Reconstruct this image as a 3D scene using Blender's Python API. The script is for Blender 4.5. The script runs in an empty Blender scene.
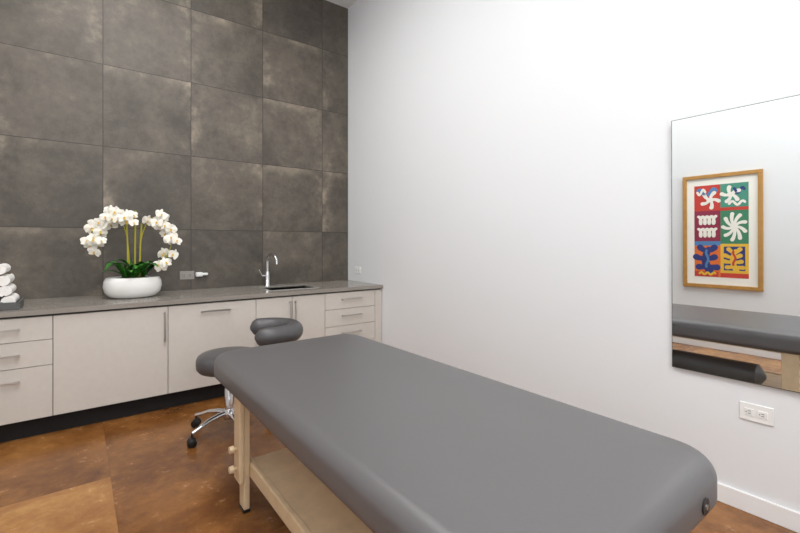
import bpy, bmesh, math, random
from mathutils import Vector, Matrix
random.seed(4)
scene = bpy.context.scene
try:
    scene.view_settings.view_transform = 'Standard'
    scene.view_settings.look = 'None'
except Exception as e:
    print(e)

# ------------------------------------------------------------------ helpers
def lin(c):
    out = []
    for v in c[:3]:
        v = v / 255.0
        out.append(v / 12.92 if v <= 0.04045 else ((v + 0.055) / 1.055) ** 2.4)
    return (out[0], out[1], out[2], 1.0)

def mat(name, rgb, rough=0.5, metal=0.0, bump=0.0, bscale=200.0, var=0.0, vscale=4.0, coat=0.0, emis=0.0):
    m = bpy.data.materials.new(name)
    m.use_nodes = True
    nt = m.node_tree
    b = nt.nodes['Principled BSDF']
    b.inputs['Base Color'].default_value = lin(rgb)
    b.inputs['Roughness'].default_value = rough
    b.inputs['Metallic'].default_value = metal
    if coat:
        b.inputs['Coat Weight'].default_value = coat
    if emis:
        b.inputs['Emission Color'].default_value = lin(rgb)
        b.inputs['Emission Strength'].default_value = emis
    tc = nt.nodes.new('ShaderNodeTexCoord')
    if var > 0:
        n = nt.nodes.new('ShaderNodeTexNoise'); n.inputs['Scale'].default_value = vscale
        n.inputs['Detail'].default_value = 6
        nt.links.new(tc.outputs['Object'], n.inputs['Vector'])
        r = nt.nodes.new('ShaderNodeValToRGB')
        c = lin(rgb)
        r.color_ramp.elements[0].position = 0.3
        r.color_ramp.elements[1].position = 0.7
        r.color_ramp.elements[0].color = tuple(x * (1 - var) for x in c[:3]) + (1,)
        r.color_ramp.elements[1].color = tuple(min(1, x * (1 + var)) for x in c[:3]) + (1,)
        nt.links.new(n.outputs['Fac'], r.inputs['Fac'])
        nt.links.new(r.outputs['Color'], b.inputs['Base Color'])
    if bump > 0:
        n2 = nt.nodes.new('ShaderNodeTexNoise'); n2.inputs['Scale'].default_value = bscale
        nt.links.new(tc.outputs['Object'], n2.inputs['Vector'])
        bp = nt.nodes.new('ShaderNodeBump'); bp.inputs['Strength'].default_value = bump
        bp.inputs['Distance'].default_value = 0.002
        nt.links.new(n2.outputs['Fac'], bp.inputs['Height'])
        nt.links.new(bp.outputs['Normal'], b.inputs['Normal'])
    return m

def empty(name, loc=(0, 0, 0)):
    e = bpy.data.objects.new(name, None)
    e.empty_display_size = 0.1
    e.location = loc
    scene.collection.objects.link(e)
    return e

def mesh_obj(name, bm, material, parent=None, smooth=False):
    me = bpy.data.meshes.new(name)
    bmesh.ops.recalc_face_normals(bm, faces=bm.faces[:])
    bm.to_mesh(me); bm.free()
    if material: me.materials.append(material)
    if smooth:
        for p in me.polygons: p.use_smooth = True
    o = bpy.data.objects.new(name, me)
    scene.collection.objects.link(o)
    if parent:
        o.parent = parent
        o.matrix_parent_inverse = Matrix.Translation(parent.location).inverted()
    return o

def bm_box(bm, x0, x1, y0, y1, z0, z1):
    vs = [bm.verts.new((x, y, z)) for x in (x0, x1) for y in (y0, y1) for z in (z0, z1)]
    for f in ((0, 1, 3, 2), (4, 6, 7, 5), (0, 4, 5, 1), (2, 3, 7, 6), (0, 2, 6, 4), (1, 5, 7, 3)):
        bm.faces.new([vs[i] for i in f])

def box(name, x0, x1, y0, y1, z0, z1, m, parent=None, bevel=0.0, seg=2):
    bm = bmesh.new()
    bm_box(bm, x0, x1, y0, y1, z0, z1)
    o = mesh_obj(name, bm, m, parent)
    if bevel > 0:
        md = o.modifiers.new('bevel', 'BEVEL'); md.width = bevel; md.segments = seg
        md.limit_method = 'ANGLE'
    return o

def sweep_bm(bm, pts, radii, seg=12, cap=True, flat=1.0, up=None):
    pts = [Vector(p) for p in pts]
    n = len(pts)
    if not isinstance(radii, (list, tuple)): radii = [radii] * n
    tang = []
    for i in range(n):
        a = pts[max(0, i - 1)]; b = pts[min(n - 1, i + 1)]
        tang.append((b - a).normalized())
    ref = Vector(up) if up else (Vector((0, 0, 1)) if abs(tang[0].z) < 0.9 else Vector((1, 0, 0)))
    nrm = (ref - tang[0] * ref.dot(tang[0])).normalized()
    rings = []
    for i in range(n):
        t = tang[i]
        nrm = (nrm - t * nrm.dot(t)).normalized()
        bn = t.cross(nrm)
        rings.append([bm.verts.new(pts[i] + (nrm * math.cos(2 * math.pi * k / seg) * flat + bn * math.sin(2 * math.pi * k / seg)) * radii[i]) for k in range(seg)])
    for i in range(n - 1):
        for k in range(seg):
            bm.faces.new((rings[i][k], rings[i][(k + 1) % seg], rings[i + 1][(k + 1) % seg], rings[i + 1][k]))
    if cap:
        bm.faces.new(rings[0][::-1]); bm.faces.new(rings[-1])

def tube(name, pts, r, m, parent=None, seg=14, flat=1.0, up=None, smooth=True):
    bm = bmesh.new()
    sweep_bm(bm, pts, r, seg, True, flat, up)
    o = mesh_obj(name, bm, m, parent, smooth)
    if smooth:
        md = o.modifiers.new('es', 'EDGE_SPLIT'); md.split_angle = math.radians(45)
    return o

def lathe(name, prof, m, loc, parent=None, seg=48, sx=1.0, sy=1.0, split=True):
    bm = bmesh.new()
    rings = []
    for r, z in prof:
        if r < 1e-5:
            rings.append([bm.verts.new((loc[0], loc[1], loc[2] + z))])
        else:
            rings.append([bm.verts.new((loc[0] + sx * r * math.cos(2 * math.pi * k / seg), loc[1] + sy * r * math.sin(2 * math.pi * k / seg), loc[2] + z)) for k in range(seg)])
    for a, b in zip(rings[:-1], rings[1:]):
        for k in range(seg):
            k2 = (k + 1) % seg
            if len(a) == 1 and len(b) == 1: continue
            if len(a) == 1: bm.faces.new((a[0], b[k2], b[k]))
            elif len(b) == 1: bm.faces.new((a[k], a[k2], b[0]))
            else: bm.faces.new((a[k], a[k2], b[k2], b[k]))
    o = mesh_obj(name, bm, m, parent, True)
    if split:
        md = o.modifiers.new('es', 'EDGE_SPLIT'); md.split_angle = math.radians(50)
    return o

# ------------------------------------------------------------------ dimensions
BW = 4.2       # back wall y
RW = 2.447     # right wall x
LW = -0.85     # left wall x
NW = -1.5      # near wall y
CH = 3.89      # ceiling
TX, TZ = 0.653, 0.665

# ------------------------------------------------------------------ materials
def tile_wall_mat():
    m = bpy.data.materials.new('concrete_tile'); m.use_nodes = True
    nt = m.node_tree; N = nt.nodes; L = nt.links
    b = N['Principled BSDF']
    tc = N.new('ShaderNodeTexCoord')
    sep = N.new('ShaderNodeSeparateXYZ'); L.new(tc.outputs['Object'], sep.inputs[0])
    def math_(op, a, bb=None, c=None):
        n = N.new('ShaderNodeMath'); n.operation = op
        for i, v in enumerate((a, bb, c)):
            if v is None: continue
            if isinstance(v, (int, float)): n.inputs[i].default_value = v
            else: L.new(v, n.inputs[i])
        return n.outputs[0]
    def mrange(src, a, b_, c=0.0, d=1.0):
        n = N.new('ShaderNodeMapRange'); n.interpolation_type = 'SMOOTHSTEP'
        L.new(src, n.inputs[0])
        for i, v in enumerate((a, b_, c, d)): n.inputs[i + 1].default_value = v
        return n.outputs[0]
    u = math_('DIVIDE', math_('ADD', sep.outputs[0], 10 * TX - 0.165), TX)
    v = math_('DIVIDE', math_('ADD', sep.outputs[2], 10 * TZ - 1.35), TZ)
    fu = math_('FRACT', u); fv = math_('FRACT', v)
    iu = math_('FLOOR', u); iv = math_('FLOOR', v)
    cmb = N.new('ShaderNodeCombineXYZ'); L.new(iu, cmb.inputs[0]); L.new(iv, cmb.inputs[1])
    wn = N.new('ShaderNodeTexWhiteNoise'); wn.noise_dimensions = '2D'; L.new(cmb.outputs[0], wn.inputs['Vector'])
    rnd = wn.outputs['Value']
    du = math_('MINIMUM', fu, math_('SUBTRACT', 1.0, fu))
    dv = math_('MINIMUM', fv, math_('SUBTRACT', 1.0, fv))
    d = math_('MINIMUM', du, dv)
    joint = math_('LESS_THAN', d, 0.0042)
    def noise(scale, detail, rough, woff, dist=0.0):
        n = N.new('ShaderNodeTexNoise'); n.noise_dimensions = '4D'
        n.inputs['Scale'].default_value = scale; n.inputs['Detail'].default_value = detail
        n.inputs['Roughness'].default_value = rough; n.inputs['Distortion'].default_value = dist
        L.new(tc.outputs['Object'], n.inputs['Vector'])
        L.new(math_('MULTIPLY_ADD', rnd, 40.0, woff), n.inputs['W'])
        return n.outputs['Fac']
    n1 = noise(2.4, 9, 0.66, 0, 0.4)
    n2 = noise(16, 9, 0.78, 9)
    n3 = noise(2.0, 4, 0.6, 21)
    n4 = noise(5.0, 8, 0.7, 33)
    st = mrange(n3, 0.44, 0.66)
    side = math_('GREATER_THAN', math_('FRACT', math_('MULTIPLY', rnd, 7.3)), 0.45)
    fus = math_('ABSOLUTE', math_('SUBTRACT', fu, math_('SUBTRACT', 1.0, side)))
    edge = mrange(fus, 0.24, 0.03)
    streak = math_('MULTIPLY', math_('MULTIPLY', edge, st), mrange(n4, 0.36, 0.6, 0.35, 1.0))
    edv = mrange(fv, 0.84, 0.98)
    streak2 = math_('MULTIPLY', math_('MULTIPLY', edv, st), 0.5)
    t = math_('ADD', math_('MULTIPLY', n1, 0.50), math_('MULTIPLY', n2, 0.32))
    t = math_('ADD', t, math_('MULTIPLY', n4, 0.18))
    t = math_('ADD', t, math_('MULTIPLY', math_('SUBTRACT', rnd, 0.5), 0.08))
    t = math_('ADD', t, math_('MULTIPLY', streak, 0.24))
    t = math_('ADD', t, math_('MULTIPLY', streak2, 0.26))
    r = N.new('ShaderNodeValToRGB'); L.new(t, r.inputs['Fac'])
    e = r.color_ramp.elements
    e[0].position = 0.36; e[0].color = lin((64, 59, 53))
    e[1].position = 0.80; e[1].color = lin((164, 153, 136))
    x = e.new(0.48); x.color = lin((84, 78, 70))
    x = e.new(0.58); x.color = lin((105, 97, 87))
    x = e.new(0.67); x.color = lin((132, 122, 108))
    mx = N.new('ShaderNodeMix'); mx.data_type = 'RGBA'
    L.new(math_('MULTIPLY', joint, 0.85), mx.inputs[0]); L.new(r.outputs[0], mx.inputs[6]); mx.inputs[7].default_value = lin((44, 40, 36))
    L.new(mx.outputs[2], b.inputs['Base Color'])
    rr = N.new('ShaderNodeMapRange'); L.new(n2, rr.inputs[0]); rr.inputs[3].default_value = 0.38; rr.inputs[4].default_value = 0.65
    L.new(rr.outputs[0], b.inputs['Roughness'])
    h = math_('SUBTRACT', math_('MULTIPLY', n2, 0.2), joint)
    bp = N.new('ShaderNodeBump'); bp.inputs['Strength'].default_value = 0.4; bp.inputs['Distance'].default_value = 0.003
    L.new(h, bp.inputs['Height']); L.new(bp.outputs[0], b.inputs['Normal'])
    return m

def floor_mat():
    m = bpy.data.materials.new('stained_floor'); m.use_nodes = True
    nt = m.node_tree; N = nt.nodes; L = nt.links
    b = N['Principled BSDF']
    tc = N.new('ShaderNodeTexCoord')
    sep = N.new('ShaderNodeSeparateXYZ'); L.new(tc.outputs['Object'], sep.inputs[0])
    def math_(op, a, bb=None, c=None):
        n = N.new('ShaderNodeMath'); n.operation = op
        for i, v in enumerate((a, bb, c)):
            if v is None: continue
            if isinstance(v, (int, float)): n.inputs[i].default_value = v
            else: L.new(v, n.inputs[i])
        return n.outputs[0]
    S = 0.92
    u = math_('DIVIDE', math_('ADD', sep.outputs[0], 10 * S - 0.14), S)
    v = math_('DIVIDE', math_('ADD', sep.outputs[1], 10 * S - 2.70), S)
    fu = math_('FRACT', u); fv = math_('FRACT', v)
    cmb = N.new('ShaderNodeCombineXYZ'); L.new(math_('FLOOR', u), cmb.inputs[0]); L.new(math_('FLOOR', v), cmb.inputs[1])
    wn = N.new('ShaderNodeTexWhiteNoise'); wn.noise_dimensions = '2D'; L.new(cmb.outputs[0], wn.inputs['Vector'])
    rnd = wn.outputs['Value']
    d = math_('MINIMUM', math_('MINIMUM', fu, math_('SUBTRACT', 1.0, fu)), math_('MINIMUM', fv, math_('SUBTRACT', 1.0, fv)))
    joint = math_('LESS_THAN', d, 0.0025)
    def noise(scale, detail, rough, dist=0.0):
        n = N.new('ShaderNodeTexNoise'); n.noise_dimensions = '4D'
        n.inputs['Scale'].default_value = scale; n.inputs['Detail'].default_value = detail
        n.inputs['Roughness'].default_value = rough; n.inputs['Distortion'].default_value = dist
        L.new(tc.outputs['Object'], n.inputs['Vector'])
        L.new(math_('MULTIPLY', rnd, 30.0), n.inputs['W'])
        return n.outputs['Fac']
    n1 = noise(2.0, 9, 0.62, 0.35); n2 = noise(10, 9, 0.76, 0.2)
    t = math_('ADD', math_('MULTIPLY', n1, 0.62), math_('MULTIPLY', n2, 0.38))
    t = math_('ADD', t, math_('MULTIPLY', math_('SUBTRACT', rnd, 0.5), 0.17))
    r = N.new('ShaderNodeValToRGB'); L.new(t, r.inputs['Fac'])
    e = r.color_ramp.elements
    e[0].position = 0.34; e[0].color = lin((84, 48, 21))
    e[1].position = 0.70; e[1].color = lin((192, 144, 84))
    x = e.new(0.44); x.color = lin((118, 74, 35))
    x = e.new(0.52); x.color = lin((142, 94, 48))
    x = e.new(0.60); x.color = lin((164, 115, 62))
    mx = N.new('ShaderNodeMix'); mx.data_type = 'RGBA'
    L.new(math_('MULTIPLY', joint, 0.3), mx.inputs[0]); L.new(r.outputs[0], mx.inputs[6]); mx.inputs[7].default_value = lin((80, 48, 22))
    L.new(mx.outputs[2], b.inputs['Base Color'])
    rr = N.new('ShaderNodeMapRange'); L.new(n2, rr.inputs[0]); rr.inputs[3].default_value = 0.14; rr.inputs[4].default_value = 0.36
    L.new(rr.outputs[0], b.inputs['Roughness'])
    return m

M_wall = mat('white_paint', (230, 232, 234), 0.75, bump=0.08, bscale=120)
M_ceil = mat('ceiling_paint', (235, 235, 235), 0.85)
M_trim = mat('trim_paint', (240, 240, 240), 0.4)
M_tile = tile_wall_mat()
M_floor = floor_mat()
M_cab = mat('cabinet_laminate', (208, 202, 194), 0.45, var=0.02, vscale=30)
M_carc = mat('cabinet_carcass', (60, 56, 52), 0.7)
M_gap = mat('toe_kick_dark', (12, 11, 11), 0.8)
M_counter = mat('quartz_counter', (146, 140, 132), 0.2, var=0.06, vscale=60)
M_chrome = mat('chrome', (215, 215, 217), 0.12, 1.0)
M_steel = mat('brushed_steel', (196, 194, 190), 0.3, 1.0)
M_sink = mat('sink_steel', (186, 184, 180), 0.4, 0.4)
M_vinyl = mat('grey_vinyl', (96, 94, 95), 0.38, bump=0.12, bscale=260)
M_vinyl_d = mat('dark_grey_vinyl', (80, 79, 80), 0.38, bump=0.12, bscale=260)
M_wood = mat('maple_wood', (222, 198, 162), 0.4, var=0.08, vscale=14)
M_black = mat('black_plastic', (22, 22, 23), 0.4)
M_white = mat('white_plastic', (240, 240, 238), 0.35)
M_cer = mat('white_ceramic', (244, 243, 240), 0.18, coat=0.3)
M_leaf = mat('orchid_leaf', (48, 112, 36), 0.35, var=0.3, vscale=20)
M_moss = mat('moss', (88, 104, 44), 0.9, var=0.4, vscale=40, bump=0.6, bscale=80)
M_petal = mat('orchid_petal', (252, 249, 238), 0.5)
M_lip = mat('orchid_lip', (226, 190, 80), 0.5)
M_stem = mat('orchid_stem', (168, 160, 44), 0.5)
M_towel = mat('white_terry', (246, 244, 240), 0.95, bump=0.8, bscale=160)
M_tray = mat('slate_tray', (92, 92, 90), 0.5)
M_slot = mat('slot_dark', (40, 38, 36), 0.6)
M_outgrey = mat('grey_outlet', (150, 146, 140), 0.4)
M_frame = mat('gold_wood_frame', (184, 138, 72), 0.35, var=0.1, vscale=20)
M_mat = mat('mat_board', (246, 243, 234), 0.8)
M_mirror = mat('mirror_silver', (238, 241, 241), 0.0, 1.0)
M_medge = mat('mirror_edge', (120, 128, 126), 0.2, 0.6)

# ------------------------------------------------------------------ room shell
box('floor', LW - .1, RW + .1, NW - .1, BW + .1, -0.1, 0.0, M_floor)
box('ceiling', LW - .1, RW + .1, NW - .1, BW + .1, CH, CH + 0.1, M_ceil)
box('wall_back', LW, RW, BW, BW + .1, 0, CH, M_tile)
box('wall_right', RW, RW + .1, NW - .1, BW + .1, 0, CH, M_wall)
box('wall_left', LW - .1, LW, NW - .1, BW + .1, 0, CH, M_wall)
box('wall_near', LW, RW, NW - .1, NW, 0, CH, M_wall)
box('baseboard_right', RW - .014, RW, NW, 3.56, 0, 0.085, M_trim, bevel=.003)
box('baseboard_left', LW, LW + .014, NW + .014, 3.56, 0, 0.1, M_trim, bevel=.003)
box('baseboard_near', LW + .014, RW - .014, NW, NW + .014, 0, 0.085, M_trim, bevel=.003)

# ------------------------------------------------------------------ cabinets
cab = empty('base_cabinet', (0.7, 3.86, 0))
FY = 3.52
box('carcass', LW + .005, RW - .004, FY + .021, BW - .004, 0.125, 0.775, M_carc, cab)
box('toe_kick', LW + .016, RW - .018, FY + .05, BW - .01, 0.0, 0.125, M_gap, cab)
g = 0.002
def front(n, x0, x1, z0, z1):
    return box(n, x0 + g, x1 - g, FY, FY + .02, z0 + g, z1 - g, M_cab, cab, bevel=.0012)
def pull_h(n, xc, z, w=0.2):
    bm = bmesh.new()
    bm_box(bm, xc - w / 2, xc + w / 2, FY - .034, FY - .026, z - .006, z + .006)
    for s in (-1, 1):
        xx = xc + s * (w / 2 - .012)
        bm_box(bm, xx - .005, xx + .005, FY - .027, FY, z - .005, z + .005)
    mesh_obj(n, bm, M_steel, cab)
def pull_v(n, x, zc, w=0.25):
    bm = bmesh.new()
    bm_box(bm, x - .006, x + .006, FY - .034, FY - .026, zc - w / 2, zc + w / 2)
    for s in (-1, 1):
        zz = zc + s * (w / 2 - .012)
        bm_box(bm, x - .005, x + .005, FY - .027, FY, zz - .005, zz + .005)
    mesh_obj(n, bm, M_steel, cab)
TOP = 0.765
front('filler_left', LW + .006, -0.78, .12, TOP)
for i, (a, bz) in enumerate([(.615, TOP), (.452, .615), (.12, .452)]):
    front('drawer_left_%d' % i, -0.78, -0.125, a, bz)
for i, z in enumerate((.695, .535, .37)):
    pull_h('pull_left_%d' % i, -0.45, z, 0.34)
front('door_a', -0.125, 0.531, .12, TOP); pull_v('pull_door_a', 0.508, .62, .22)
front('door_b', 0.531, 1.177, .12, TOP); pull_h('pull_door_b', 0.86, .705, .22)
front('door_c', 1.177, 1.493, .12, TOP); pull_v('pull_door_c', 1.47, .62, .22)
front('door_d', 1.493, 1.809, .12, TOP); pull_v('pull_door_d', 1.516, .62, .22)
zs = [.12, .285, .45, .61, TOP]
for i in range(4):
    front('drawer_right_%d' % i, 1.809, 2.36, zs[i], zs[i + 1])
    pull_h('pull_right_%d' % i, 2.085, (zs[i] + zs[i + 1]) / 2 + .015, 0.22)
front('filler_right', 2.36, RW - .004, .12, TOP)
SX0, SX1, SY0, SY1 = 1.36, 1.80, 3.66, 3.98
bm = bmesh.new()
CY0 = 3.50
bm_box(bm, LW + .003, SX0, CY0, BW - .002, .778, .81)
bm_box(bm, SX1, RW - .002, CY0, BW - .002, .778, .81)
bm_box(bm, SX0, SX1, CY0, SY0, .778, .81)
bm_box(bm, SX0, SX1, SY1, BW - .002, .778, .81)
mesh_obj('countertop', bm, M_counter, cab)
bm = bmesh.new()
t = .004
bm_box(bm, SX0 - t, SX0, SY0 - t, SY1 + t, .69, .80)
bm_box(bm, SX1, SX1 + t, SY0 - t, SY1 + t, .69, .80)
bm_box(bm, SX0, SX1, SY0 - t, SY0, .69, .80)
bm_box(bm, SX0, SX1, SY1, SY1 + t, .69, .80)
bm_box(bm, SX0 - t, SX1 + t, SY0 - t, SY1 + t, .686, .69)
for a in ((SX0 - .014, SX0 + .004, SY0 - .014, SY1 + .014), (SX1 - .004, SX1 + .014, SY0 - .014, SY1 + .014), (SX0, SX1, SY0 - .014, SY0 + .004), (SX0, SX1, SY1 - .004, SY1 + .014)):
    bm_box(bm, a[0], a[1], a[2], a[3], .809, .8125)
mesh_obj('sink_basin', bm, M_sink, cab)
lathe('sink_drain', [(0, .004), (.03, .004), (.04, 0)], M_chrome, ((SX0 + SX1) / 2, (SY0 + SY1) / 2, .691), cab)

# faucet
fx, fy = 1.47, 4.07
fau = empty('faucet', (fx, fy, .81))
lathe('base', [(0, 0), (.03, 0), (.03, .008), (.024, .014), (.022, .13), (.018, .145), (0, .145)], M_chrome, (fx, fy, .81), fau)
pts = [(fx, fy, .95)]
R = .075
sd = Vector((.25, -.97, 0))
for i in range(15):
    a = math.pi * i / 14 * 0.95
    q = sd * (R - R * math.cos(a))
    pts.append((fx + q.x, fy + q.y, 1.045 + R * math.sin(a)))
pts.append((pts[-1][0], pts[-1][1] - .002, pts[-1][2] - .03))
tube('spout', pts, .013, M_chrome, fau)
tube('lever', [(fx - .015, fy, .91), (fx - .055, fy, .912)], .014, M_chrome, fau)
tube('lever_arm', [(fx - .05, fy, .912), (fx - .085, fy - .01, .975)], [.007, .005], M_chrome, fau)

# ------------------------------------------------------------------ outlets
def outlet_on_back(name, x, z, w, h, m):
    e = empty(name, (x, BW, z))
    box('plate', x - w / 2, x + w / 2, BW - .007, BW - .0005, z - h / 2, z + h / 2, m, e, bevel=.003)
    for s in (-1, 1):
        cx = x + s * .024
        box('face', cx - .017, cx + .017, BW - .0095, BW - .006, z - .015, z + .015, m, e, bevel=.002)
        box('slot', cx - .006, cx + .006, BW - .0102, BW - .009, z + .004, z + .007, M_slot, e)
        box('slot', cx - .006, cx + .006, BW - .0102, BW - .009, z - .007, z - .004, M_slot, e)
    return e
def outlet_on_right(name, y, z, w, h, m):
    e = empty(name, (RW, y, z))
    box('plate', RW - .007, RW - .0005, y - w / 2, y + w / 2, z - h / 2, z + h / 2, m, e, bevel=.003)
    for s in (-1, 1):
        cy = y + s * .024
        box('face', RW - .0095, RW - .006, cy - .017, cy + .017, z - .016, z + .016, m, e, bevel=.002)
        box('slot', RW - .0102, RW - .009, cy - .005, cy + .005, z + .004, z + .0065, M_slot, e)
        box('slot', RW - .0102, RW - .009, cy - .005, cy + .005, z - .0065, z - .004, M_slot, e)
        box('ground', RW - .0102, RW - .009, cy + .009, cy + .013, z - .002, z + .002, M_slot, e)
    return e
outlet_on_back('wall_outlet', 0.785, .94, .118, .075, M_outgrey)
af = empty('plug_in_air_freshener', (.88, BW, .94))
box('body', .85, .91, BW - .05, BW - .0005, .925, .965, M_white, af, bevel=.012, seg=4)
box('nozzle', .90, .955, BW - .04, BW - .012, .935, .958, M_white, af, bevel=.009, seg=4)
outlet_on_right('wall_outlet', .556, .46, .122, .08, M_white)
outlet_on_right('wall_outlet', 3.98, .935, .118, .075, M_white)

# ------------------------------------------------------------------ mirror (hangs a hair off plumb)
MY0, MY1, MZ0, MZ1 = -0.02, .893, .596, 1.855
mir = empty('wall_mirror', (RW, .42, MZ0))
box('backing', RW - .012, RW - .0005, MY0 + .004, MY1 - .004, MZ0 + .004, MZ1 - .004, M_slot, mir)
box('glass_edge', RW - .018, RW - .012, MY0, MY1, MZ0, MZ1, M_medge, mir)
box('mirror_face', RW - .0185, RW - .018, MY0 + .003, MY1 - .003, MZ0 + .003, MZ1 - .003, M_mirror, mir)
mir.rotation_euler = (0, math.radians(-0.35), 0)

# ------------------------------------------------------------------ framed art on left wall
AY0, AY1, AZ0, AZ1 = 1.237, 1.971, .684, 1.962
art = empty('framed_art', (LW, 1.6, 1.32))
fw = .041
X0 = LW
box('frame_top', X0, X0 + .03, AY0, AY1, AZ1 - fw, AZ1, M_frame, art, bevel=.004)
box('frame_bottom', X0, X0 + .03, AY0, AY1, AZ0, AZ0 + fw, M_frame, art, bevel=.004)
box('frame_side_a', X0, X0 + .03, AY0, AY0 + fw, AZ0 + fw, AZ1 - fw, M_frame, art, bevel=.004)
box('frame_side_b', X0, X0 + .03, AY1 - fw, AY1, AZ0 + fw, AZ1 - fw, M_frame, art, bevel=.004)
box('mat', X0 + .002, X0 + .012, AY0 + fw, AY1 - fw, AZ0 + fw, AZ1 - fw, M_mat, art)
PY0, PY1, PZ0, PZ1 = AY0 + .12, AY1 - .115, AZ0 + .125, AZ1 - .12
def flat(name, polys, m, x):
    bm = bmesh.new()
    for j, p in enumerate(polys):
        bm.faces.new([bm.verts.new((x + j * .00002, y, z)) for y, z in p])
    return mesh_obj(name, bm, m, art)
def rectp(y0, y1, z0, z1): return [(y0, z0), (y1, z0), (y1, z1), (y0, z1)]
def capsule(y0, z0, y1, z1, r0, r1, n=8):
    a = math.atan2(z1 - z0, y1 - y0); p = []
    for i in range(n + 1):
        t = a + math.pi / 2 + math.pi * i / n
        p.append((y0 + r0 * math.cos(t), z0 + r0 * math.sin(t)))
    for i in range(n + 1):
        t = a - math.pi / 2 + math.pi * i / n
        p.append((y1 + r1 * math.cos(t), z1 + r1 * math.sin(t)))
    return p
def path_caps(pts, r0, r1):
    out = []
    n = len(pts) - 1
    for i in range(n):
        a = r0 + (r1 - r0) * i / n; b = r0 + (r1 - r0) * (i + 1) / n
        out.append(capsule(pts[i][0], pts[i][1], pts[i + 1][0], pts[i + 1][1], a, b))
    return out
def frond(cy, cz, w, h, n, r, lean=.15):
    P = []
    sp = [(cy + math.sin(i / 8 * 3) * w * lean - w * lean * .5, cz - h * .42 + h * .74 * i / 8) for i in range(9)]
    P += path_caps(sp, r * 1.5, r * 1.1)
    for f in range(n):
        t = (f + .3) / n
        i = min(8, int(t * 8) + 1)
        for sg in (-1, 1):
            a = math.pi / 2 - sg * (1.75 - 1.25 * t)
            L_ = w * (.36 - .10 * abs(t - .4))
            q = [sp[i]]
            for k in range(5):
                a += sg * .20 * math.cos(k * 1.4 + f)
                q.append((q[-1][0] + math.cos(a) * L_ / 5, q[-1][1] + math.sin(a) * L_ / 5))
            P += path_caps(q, r * .75, r * 1.25)
    return P
def squiggle(cy, cz, w, h, turns, r, ph=0, n=40, vertical=False):
    q = []
    for i in range(n):
        t = i / (n - 1)
        a, b_ = (t - .5), math.sin(t * math.pi * turns + ph) * .5
        q.append((cy + (b_ if vertical else a) * w, cz + (a if vertical else b_) * h))
    return path_caps(q, r, r)
def blossom(cy, cz, w, h, n, r, ph=0):
    """radial coral cut-out with curled arms"""
    P = [capsule(cy - w * .06, cz, cy + w * .06, cz, r * 1.6, r * 1.6)]
    for j in range(n):
        a = 2 * math.pi * j / n + ph
        q = [(cy, cz)]
        for k in range(6):
            q.append((q[-1][0] + math.cos(a) * w * .42 / 6, q[-1][1] + math.sin(a) * h * .42 / 6))
            a += .16
        P += path_caps(q, r * .7, r * 1.35)
    return P
C = lambda n, c: mat('print_' + n, c, .7)
c_red, c_teal, c_navy, c_org = C('red', (202, 66, 54)), C('teal', (76, 150, 128)), C('navy', (48, 60, 124)), C('orange', (226, 116, 50))
c_yel, c_wht, c_crim, c_grn, c_lb = C('yellow', (234, 188, 64)), C('white', (244, 240, 230)), C('crimson', (146, 46, 74)), C('green', (66, 134, 100)), C('sky', (84, 134, 184))
W = PY1 - PY0; H = PZ1 - PZ0; ym = PY0 + W * .5
r1, r2 = PZ0 + H * .72, PZ0 + H * .36
k = X0 + .0135
cells = [(ym, PY1, r1, PZ1, c_red), (PY0, ym, r1, PZ1, c_teal), (ym, PY1, r2, r1, c_crim),
         (PY0, ym, r2, r1, c_grn), (ym, PY1, PZ0, r2, c_org), (PY0, ym, PZ0, r2, c_yel)]
geo = []
for i, (y0, y1, z0, z1, cb) in enumerate(cells):
    flat('cell_%d' % i, [rectp(y0, y1, z0, z1)], cb, k)
    geo.append(((y0 + y1) / 2, (z0 + z1) / 2, y1 - y0, z1 - z0))
flat('band_b', [rectp(PY0, ym, r1 - .005, r1 + .03)], c_red, k + .0003)
flat('band_d', [rectp(ym, PY1, r2 - .02, r2 + .03)], c_lb, k + .0003)
flat('block_f', [rectp(ym + .02, PY1, PZ0, PZ0 + .06)], c_red, k + .0003)
flat('block_g', [rectp(PY0, ym, PZ0, PZ0 + .05)], c_red, k + .0003)
cy, cz, w, h = geo[0]
flat('cutout_0a', squiggle(cy, cz + h * .22, w * .7, h * .25, 2.6, .016, .4), c_lb, k + .0008)
flat('cutout_0', blossom(cy - w * .12, cz - h * .08, w * .8, h * .75, 5, .015, .4), c_wht, k + .0012)
flat('cutout_0c', squiggle(cy + w * .22, cz + h * .24, w * .3, h * .2, 2, .012, 0), c_wht, k + .003)
cy, cz, w, h = geo[1]
flat('cutout_1', blossom(cy + w * .12, cz + h * .08, w * .8, h * .7, 5, .015, 1.0), c_wht, k + .0012)
flat('cutout_1b', squiggle(cy - w * .18, cz + h * .22, w * .35, h * .2, 2.2, .013, .3), c_navy, k + .0008)
flat('cutout_1c', squiggle(cy - w * .1, cz - h * .25, w * .55, h * .14, 3, .012, .3), c_wht, k + .003)
cy, cz, w, h = geo[2]
for j in range(2):
    zb = cz + h * (.22 - .38 * j)
    q = []
    for i in range(60):
        t = i / 59
        q.append((cy - w * .33 + w * .66 * t + math.sin(t * math.pi * 8) * w * .05, zb + math.cos(t * math.pi * 8) * h * .11))
    flat('wave_%d' % j, path_caps(q, .015, .015), c_wht, k + .0012)
cy, cz, w, h = geo[3]; flat('cutout_3', blossom(cy, cz, w * 1.0, h * .95, 9, .014, .3), c_wht, k + .0012)
cy, cz, w, h = geo[4]
flat('cutout_4', frond(cy, cz + h * .06, w * 1.05, h * .85, 3, .027), c_navy, k + .0012)
flat('cutout_4c', squiggle(cy, cz + h * .05, w * .08, h * .5, 2.5, .012, 1, vertical=True), c_lb, k + .004)
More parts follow.
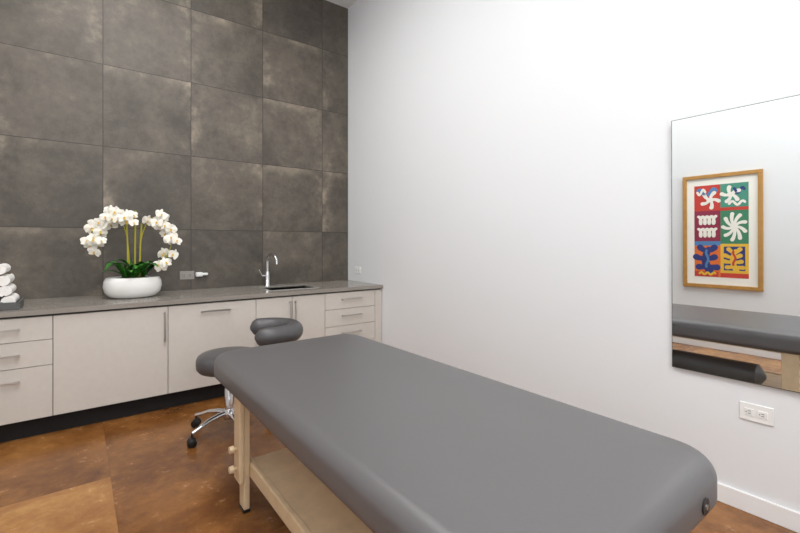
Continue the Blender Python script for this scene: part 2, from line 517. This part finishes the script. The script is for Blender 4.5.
flat('cutout_4b', squiggle(cy, cz - h * .40, w * .6, h * .06, 5, .011, .3), c_yel, k + .0016)
cy, cz, w, h = geo[5]; 
flat('ground_5', [rectp(PY0 + .03, ym - .03, PZ0 + .08, r2 - .03)], c_navy, k + .0006)
flat('cutout_5', frond(cy, cz + h * .05, w * .85, h * .75, 4, .018), c_yel, k + .0012)
flat('cutout_5b', squiggle(cy, cz + h * .08, w * .08, h * .4, 2.4, .010, 1, vertical=True), c_red, k + .004)

# ------------------------------------------------------------------ massage table
tb = empty('massage_table', (.99, 1.37, 0))
TX0, TX1, TY0, TY1 = .545, 1.412, .375, 2.37
TZ1 = .668
def rrect(x0, x1, y0, y1, r, n=14):
    p = []
    for cx, cy, a0 in ((x1 - r, y1 - r, 0), (x0 + r, y1 - r, 90), (x0 + r, y0 + r, 180), (x1 - r, y0 + r, 270)):
        for i in range(n + 1):
            a = math.radians(a0 + 90 * i / n)
            p.append((cx + r * math.cos(a), cy + r * math.sin(a)))
    return p
def padded(name, x0, x1, y0, y1, z0, z1, cr, rt, rb, m, parent, crown=.004):
    bm = bmesh.new()
    prof = []
    n = 10
    prof.append((rb + .05, z0))
    for i in range(n + 1):
        a = math.pi / 2 * i / n
        prof.append((rb - rb * math.sin(a), z0 + rb - rb * math.cos(a)))
    for i in range(n + 1):
        a = math.pi / 2 * i / n
        prof.append((rt - rt * math.cos(a), z1 - crown - rt + rt * math.sin(a)))
    prof.append((rt + .04, z1 - crown * .4)); prof.append((rt + .12, z1))
    rings = []
    for ins, z in prof:
        r = max(cr - ins, .015)
        rings.append([bm.verts.new((x, y, z)) for x, y in rrect(x0 + ins, x1 - ins, y0 + ins, y1 - ins, r)])
    for a, b in zip(rings[:-1], rings[1:]):
        for k in range(len(a)):
            k2 = (k + 1) % len(a)
            bm.faces.new((a[k], a[k2], b[k2], b[k]))
    bm.faces.new(rings[0][::-1]); bm.faces.new(rings[-1])
    return mesh_obj(name, bm, m, parent, True)
padded('padded_top', TX0, TX1, TY0, TY1, TZ1 - .13, TZ1, .125, .05, .035, M_vinyl, tb)
box('deck', TX0 + .09, TX1 - .08, TY0 + .09, TY1 - .09, .522, .541, M_wood, tb)
LY0, LY1 = .63, 2.0
lx0, lx1 = .580, 1.375
for nm, y in (('end_a', LY0), ('end_b', LY1)):
    box('apron_' + nm, lx0 + .02, lx1 - .02, y - .012, y + .012, .47, .523, M_wood, tb, bevel=.004)
    for sx, x in (('l', lx0), ('r', lx1)):
        s = 1 if sx == 'l' else -1
        xo0, xo1 = sorted((x, x + s * .022))
        box('leg_upper_%s_%s' % (nm, sx), xo0, xo1, y - .042, y + .042, .14, .541, M_wood, tb, bevel=.006)
        xi0, xi1 = sorted((x + s * .022, x + s * .05))
        box('leg_lower_%s_%s' % (nm, sx), xi0, xi1, y - .034, y + .034, 0.012, .522, M_wood, tb, bevel=.006)
        box('foot_%s_%s' % (nm, sx), xi0 - .002, xi1 + .002, y - .036, y + .036, 0.0, .014, M_black, tb, bevel=.003)
        for kz in (.20, .29):
            tube('knob', [(x, y, kz), (x - s * .012, y, kz), (x - s * .014, y, kz), (x - s * .032, y, kz)], [.006, .006, .017, .015], M_wood, tb)
box('shelf_panel', lx0 + .06, lx1 - .06, LY0 - .01, LY1 + .02, .20, .215, M_wood, tb, bevel=.003)
for s, x in ((1, lx0 + .05), (-1, lx1 - .05)):
    a, b2 = sorted((x, x + s * .024))
    box('shelf_rail', a, b2, LY0 - .03, LY1 + .03, .155, .222, M_wood, tb, bevel=.006)
for x in (.98 - .235, .98 + .235):
    bm = bmesh.new()
    sweep_bm(bm, [(x, TY0 + .01, .59), (x, TY0 - .004, .59)], .02, 24)
    mesh_obj('headrest_socket', bm, M_black, tb, False)
    bm = bmesh.new()
    sweep_bm(bm, [(x, TY0 - .003, .59), (x, TY0 - .006, .59)], .007, 20)
    mesh_obj('socket_bore', bm, M_steel, tb, False)

# bolster on the shelf
bo = empty('bolster_cushion', (1.12, 1.15, .3))
bp_ = []; br = []
for i in range(17):
    tt = i / 16
    yy = .80 + .68 * tt
    e = min(tt, 1 - tt) * .68
    rr = .08 * (1 if e > .04 else math.sqrt(max(.05, 1 - ((.04 - e) / .04) ** 2)))
    bp_.append((1.12, yy, .297)); br.append(rr)
tube('cushion', bp_, br, M_vinyl_d, bo, seg=28)

# ------------------------------------------------------------------ stool
sx_, sy_ = .79, 2.89
st = empty('rolling_stool', (sx_, sy_, 0))
lathe('seat_cushion', [(0, 0), (.16, 0), (.182, .005), (.195, .022), (.198, .05), (.197, .075), (.188, .096), (.17, .108), (.13, .113), (.06, .114), (0, .114)],
      M_vinyl_d, (sx_, sy_, .405), st, split=False)
lathe('seat_plate', [(0, 0), (.11, 0), (.11, .018), (0, .018)], M_black, (sx_, sy_, .388), st)
lathe('gas_lift', [(0, 0), (.026, 0), (.026, .18), (.022, .185), (.014, .187), (.014, .29), (0, .29)], M_chrome, (sx_, sy_, .10), st)
lathe('hub', [(0, 0), (.035, 0), (.04, .02), (.04, .05), (.03, .065), (0, .065)], M_chrome, (sx_, sy_, .085), st)
BR = .255
for i in range(5):
    a = math.radians(-160 + 72 * i)
    c, s = math.cos(a), math.sin(a)
    P = [(sx_ + c * q, sy_ + s * q, z) for q, z in ((.02, .125), (.08, .125), (.15, .114), (.21, .092), (BR, .078))]
    tube('leg_%d' % i, P, [.02, .019, .017, .015, .015], M_chrome, st, flat=.8)
    ex, ey = sx_ + c * BR, sy_ + s * BR
    tube('caster_stem_%d' % i, [(ex, ey, .078), (ex, ey, .045)], .007, M_black, st)
    b_ = a + 1.1 + i
    dx, dy = math.cos(b_), math.sin(b_)
    for q in (-1, 1):
        tube('caster_wheel_%d' % i, [(ex + dx * q * .005, ey + dy * q * .005, .027), (ex + dx * q * .009, ey + dy * q * .009, .027), (ex + dx * q * .022, ey + dy * q * .022, .027), (ex + dx * q * .026, ey + dy * q * .026, .027)],
             [.022, .027, .027, .022], M_black, st, seg=20)
    tube('caster_hood_%d' % i, [(ex - dx * .02, ey - dy * .02, .045), (ex + dx * .02, ey + dy * .02, .045)], .014, M_black, st)
rdir = Vector((.797, -.604, 0)); fdir = Vector((.605, .797, 0))
cc = Vector((sx_, sy_, .635)) + rdir * .22 + fdir * .08
bdir = (rdir * .95 + fdir * .42)
base = math.atan2(bdir.y, bdir.x)
bm = bmesh.new()
P = []; RR = []
n = 32
for i in range(n + 1):
    tt = i / n
    a = base + math.radians(-118 + 236 * tt)
    P.append(cc + Vector((math.cos(a), math.sin(a), 0)) * .185)
    e = min(tt, 1 - tt)
    RR.append(.056 * math.sqrt(max(.06, 1 - max(0, (.08 - e) / .08) ** 2)))
sweep_bm(bm, P, RR, 20, True, 1.1, (0, 0, 1))
mesh_obj('backrest_pad', bm, M_vinyl_d, st, True)
o = cc + Vector((math.cos(base), math.sin(base), 0)) * .185
dd = (Vector((o.x, o.y, 0)) - Vector((sx_, sy_, 0))).normalized()
tube('backrest_bracket', [(sx_, sy_, .395), tuple(Vector((sx_, sy_, .395)) + dd * .3), tuple(Vector((o.x, o.y, .41))), (o.x, o.y, .47), (o.x, o.y, .60)], .011, M_chrome, st)

# ------------------------------------------------------------------ orchid arrangement
ox, oy, oz = .345, 3.88, .811
orc = empty('orchid_arrangement', (ox, oy, oz))
lathe('bowl', [(0, 0), (.12, 0), (.16, .012), (.186, .045), (.196, .085), (.192, .125), (.178, .155), (.17, .157), (.174, .13), (.17, .11), (0, .11)],
      M_cer, (ox, oy, oz), orc, sx=1.0, sy=.8, split=False)
lathe('moss', [(.172, .125), (.15, .14), (.09, .154), (0, .16)], M_moss, (ox, oy, oz), orc, sx=1, sy=.78, split=False)
def leaf(bm, p0, ang, length, width, rise, droop):
    n = 10
    d = Vector((math.cos(ang), math.sin(ang), 0)); s = Vector((-d.y, d.x, 0))
    L_, C_, R_ = [], [], []
    for i in range(n + 1):
        t = i / n
        p = Vector(p0) + d * length * t + Vector((0, 0, rise * math.sin(t * math.pi * .62) - droop * t * t))
        w = width * (math.sin(math.pi * (t * .9 + .08)) ** .7)
        L_.append(bm.verts.new(p + s * w + Vector((0, 0, w * .35)))); C_.append(bm.verts.new(p)); R_.append(bm.verts.new(p - s * w + Vector((0, 0, w * .35))))
    for i in range(n):
        bm.faces.new((L_[i], C_[i], C_[i + 1], L_[i + 1])); bm.faces.new((C_[i], R_[i], R_[i + 1], C_[i + 1]))
bm = bmesh.new()
for i in range(24):
    a = random.uniform(0, 2 * math.pi) if i > 8 else [3.3, 2.9, 3.8, -.3, .2, -.9, 4.4, 3.5, -.6][i]
    off = random.uniform(-.08, .08)
    leaf(bm, (ox + off, oy + random.uniform(-.04, .04), oz + .15), a, random.uniform(.14, .24), random.uniform(.024, .038), random.uniform(.07, .16), random.uniform(.0, .07))
mesh_obj('leaves', bm, M_leaf, orc, True)
rv = Vector((.93, -.37, 0))
def stemcurve(side, k=0):
    pts = []
    ctrl = {-1: [(-.02, .13), (-.03, .34), (-.05, .50), (-.10, .62), (-.17, .645), (-.24, .58), (-.28, .49), (-.30, .38)],
            1: [(.03, .13), (.045, .30), (.06, .47), (.11, .60), (.17, .61), (.23, .56), (.27, .46), (.25, .35), (.19, .25)]}[side]
    m_ = len(ctrl)
    for i in range(m_ - 1):
        p0 = ctrl[max(0, i - 1)]; p1 = ctrl[i]; p2 = ctrl[i + 1]; p3 = ctrl[min(m_ - 1, i + 2)]
        for j in range(5):
            t = j / 5
            q = [0.5 * ((2 * p1[c]) + (-p0[c] + p2[c]) * t + (2 * p0[c] - 5 * p1[c] + 4 * p2[c] - p3[c]) * t * t + (-p0[c] + 3 * p1[c] - 3 * p2[c] + p3[c]) * t ** 3) for c in (0, 1)]
            pts.append(Vector((ox, oy, oz)) + rv * q[0] + Vector((0, 0, q[1])) + Vector((0, -1, 0)) * (.03 * k))
    pts.append(Vector((ox, oy, oz)) + rv * ctrl[-1][0] + Vector((0, 0, ctrl[-1][1])) + Vector((0, -1, 0)) * (.03 * k))
    return pts
stems = {}
for side in (-1, 1):
    pts = stemcurve(side)
    stems[side] = pts
    tube('stem', [tuple(p) for p in pts], .004, M_stem, orc, seg=8)
for dx, dz in ((-.035, .56), (.012, .64), (.045, .54)):
    b0 = Vector((ox, oy, oz + .13)) + rv * dx
    tube('stake', [tuple(b0), tuple(b0 + Vector((0, 0, dz * .5)) + rv * dx * .1), tuple(b0 + Vector((0, 0, dz - .10)) + rv * dx * .3)], .0065, M_stem, orc, seg=8)

def petal(bm, M, ang, length, width, cup):
    n = 6
    d = Vector((math.cos(ang), math.sin(ang), 0)); s = Vector((-d.y, d.x, 0))
    rows = []
    for i in range(n + 1):
        t = i / n
        w = width * math.sin(math.pi * min(.98, (.10 + .86 * t))) ** .65
        base = d * length * t + Vector((0, 0, cup * t * t))
        rows.append([bm.verts.new(M @ (base + s * w * q + Vector((0, 0, -abs(q) * w * .25)))) for q in (-1, -.5, 0, .5, 1)])
    for a, b in zip(rows[:-1], rows[1:]):
        for j in range(4):
            bm.faces.new((a[j], a[j + 1], b[j + 1], b[j]))
bmF = bmesh.new(); bmL = bmesh.new()
def flower(pos, nrm, size, roll):
    q = nrm.to_track_quat('Z', 'Y')
    M = Matrix.Translation(pos) @ q.to_matrix().to_4x4() @ Matrix.Rotation(roll, 4, 'Z') @ Matrix.Scale(size, 4)
    for a in (90, 215, 325):
        petal(bmF, M, math.radians(a), .9, .30, .08)
    M2 = M @ Matrix.Translation((0, 0, .05))
    for a in (10, 170):
        petal(bmF, M2, math.radians(a), 1.0, .52, .10)
    petal(bmL, M @ Matrix.Translation((0, 0, .12)), math.radians(270), .38, .14, .25)
    bmesh.ops.create_icosphere(bmL, subdivisions=1, radius=.12, matrix=M @ Matrix.Translation((0, 0, .14)))
tocam = Vector((-.25, -1, .05)).normalized()
for side, idx in ((-1, [14, 15, 16, 18, 19, 21, 22, 24, 25, 27, 28, 30, 32, 34]), (1, [16, 18, 20, 22, 24, 26, 28, 30, 32, 35, 37, 39])):
    pts = stems[side]
    for i, k_ in enumerate(idx):
        p = pts[min(k_, len(pts) - 1)].copy()
        for r_ in range(2 if side == 1 else 3):
            sp = .055 if side == -1 else .035
            inw = .035 if side == -1 else 0
            off = rv * (random.uniform(-sp, sp) + inw) + Vector((0, 0, random.uniform(-.045, .03))) + Vector((0, -.03 + random.uniform(-.06, .07), 0))
            nr = (tocam + Vector((random.uniform(-.9, .9), random.uniform(-.1, .1), random.uniform(-.5, .5)))).normalized()
            flower(p + off, nr, random.uniform(.040, .054), random.uniform(-.4, .4))
mesh_obj('petals', bmF, M_petal, orc, True)
mesh_obj('lips', bmL, M_lip, orc, True)

# ------------------------------------------------------------------ towels on tray
tx, ty = -.50, 3.72
tw = empty('rolled_towel_stack', (tx, ty, .81))
box('tray_base', tx - .21, tx + .21, ty - .13, ty + .15, .811, .822, M_tray, tw, bevel=.003)
for a in ((tx - .21, tx - .20, ty - .13, ty + .15), (tx + .20, tx + .21, ty - .13, ty + .15), (tx - .20, tx + .20, ty - .13, ty - .12), (tx - .20, tx + .20, ty + .14, ty + .15)):
    box('tray_rim', a[0], a[1], a[2], a[3], .822, .858, M_tray, tw, bevel=.002)
def towel(x, y0, y1, z, r):
    bm = bmesh.new()
    turns = 3.2; n = 90; th = r / turns * .9
    ph = random.uniform(0, 6.28)
    inner = []; outer = []
    for i in range(n + 1):
        a = 2 * math.pi * turns * i / n + ph
        ro = .004 + (r - .004) * i / n
        ri = max(.001, ro - th)
        outer.append((ro * math.cos(a), ro * math.sin(a))); inner.append((ri * math.cos(a), ri * math.sin(a)))
    V = []
    for y in (y0, y1):
        V.append(([bm.verts.new((x + p[0], y, z + p[1])) for p in outer], [bm.verts.new((x + p[0], y, z + p[1])) for p in inner]))
    for i in range(n):
        bm.faces.new((V[0][0][i], V[0][0][i + 1], V[1][0][i + 1], V[1][0][i]))
        bm.faces.new((V[0][1][i], V[0][1][i + 1], V[1][1][i + 1], V[1][1][i]))
        for k_ in (0, 1):
            bm.faces.new((V[k_][0][i], V[k_][0][i + 1], V[k_][1][i + 1], V[k_][1][i]))
    bm.faces.new((V[0][0][n], V[0][1][n], V[1][1][n], V[1][0][n]))
    mesh_obj('towel_roll', bm, M_towel, tw, False)
R_ = .038
for row, cnt in enumerate((5, 4, 3, 2)):
    for i in range(cnt):
        towel(tx + .025 * row + (i - (cnt - 1) / 2) * R_ * 2.05, ty - .11 + random.uniform(-.008, .008), ty + .13, .823 + R_ + row * R_ * 1.76, R_)

# ------------------------------------------------------------------ lights
M_emit = mat('light_diffuser', (255, 253, 250), .5, emis=2.2)
def clight(x, y, w, h, power):
    e = empty('ceiling_light', (x, y, CH))
    box('housing', x - w / 2 - .03, x + w / 2 + .03, y - h / 2 - .03, y + h / 2 + .03, CH - .04, CH - .001, M_trim, e, bevel=.004)
    box('diffuser', x - w / 2, x + w / 2, y - h / 2, y + h / 2, CH - .046, CH - .04, M_emit, e)
    ld = bpy.data.lights.new('lamp', 'AREA'); ld.shape = 'RECTANGLE'; ld.size = w; ld.size_y = h; ld.energy = power
    ld.color = (1.0, .99, .98)
    lo = bpy.data.objects.new('lamp', ld); scene.collection.objects.link(lo)
    lo.location = (x, y, CH - .05)
    lo.parent = e; lo.matrix_parent_inverse = Matrix.Translation(e.location).inverted()
clight(.4, 2.7, 1.5, .9, 33)
clight(.4, .95, 1.5, .9, 31)
clight(.4, -.6, 1.5, .9, 29)
fill_win = empty('added_fill_window', (.2, NW, 1.6))  # invented window on the unseen near wall, added as horizontal fill light
box('frame_l', -.62, -.56, NW, NW + .05, .6, 2.7, M_trim, fill_win); box('frame_r', .96, 1.02, NW, NW + .05, .6, 2.7, M_trim, fill_win)
box('frame_t', -.56, .96, NW, NW + .05, 2.64, 2.7, M_trim, fill_win); box('frame_b', -.56, .96, NW, NW + .05, .6, .66, M_trim, fill_win)
box('fill_mullion', .18, .22, NW, NW + .04, .66, 2.64, M_trim, fill_win)
box('fill_pane', -.56, .96, NW + .002, NW + .02, .66, 2.64, mat('fill_glow', (244, 249, 255), .5, emis=2.6), fill_win)  # glowing pane added to brighten the room from behind the camera

w = bpy.data.worlds.new('World'); scene.world = w; w.use_nodes = True
w.node_tree.nodes['Background'].inputs[0].default_value = (1, 1, 1, 1)
w.node_tree.nodes['Background'].inputs[1].default_value = .3

# ------------------------------------------------------------------ camera
cd = bpy.data.cameras.new('camera'); cam = bpy.data.objects.new('camera', cd); scene.collection.objects.link(cam)
cd.sensor_width = 36; cd.lens = 36 * 425 / 800; cd.shift_y = -23.5 / 800; cd.clip_start = .02
cam.location = (0, 0, 1.23)
cam.rotation_euler = (math.pi / 2, 0, -math.atan2(.605, .797))
scene.camera = cam
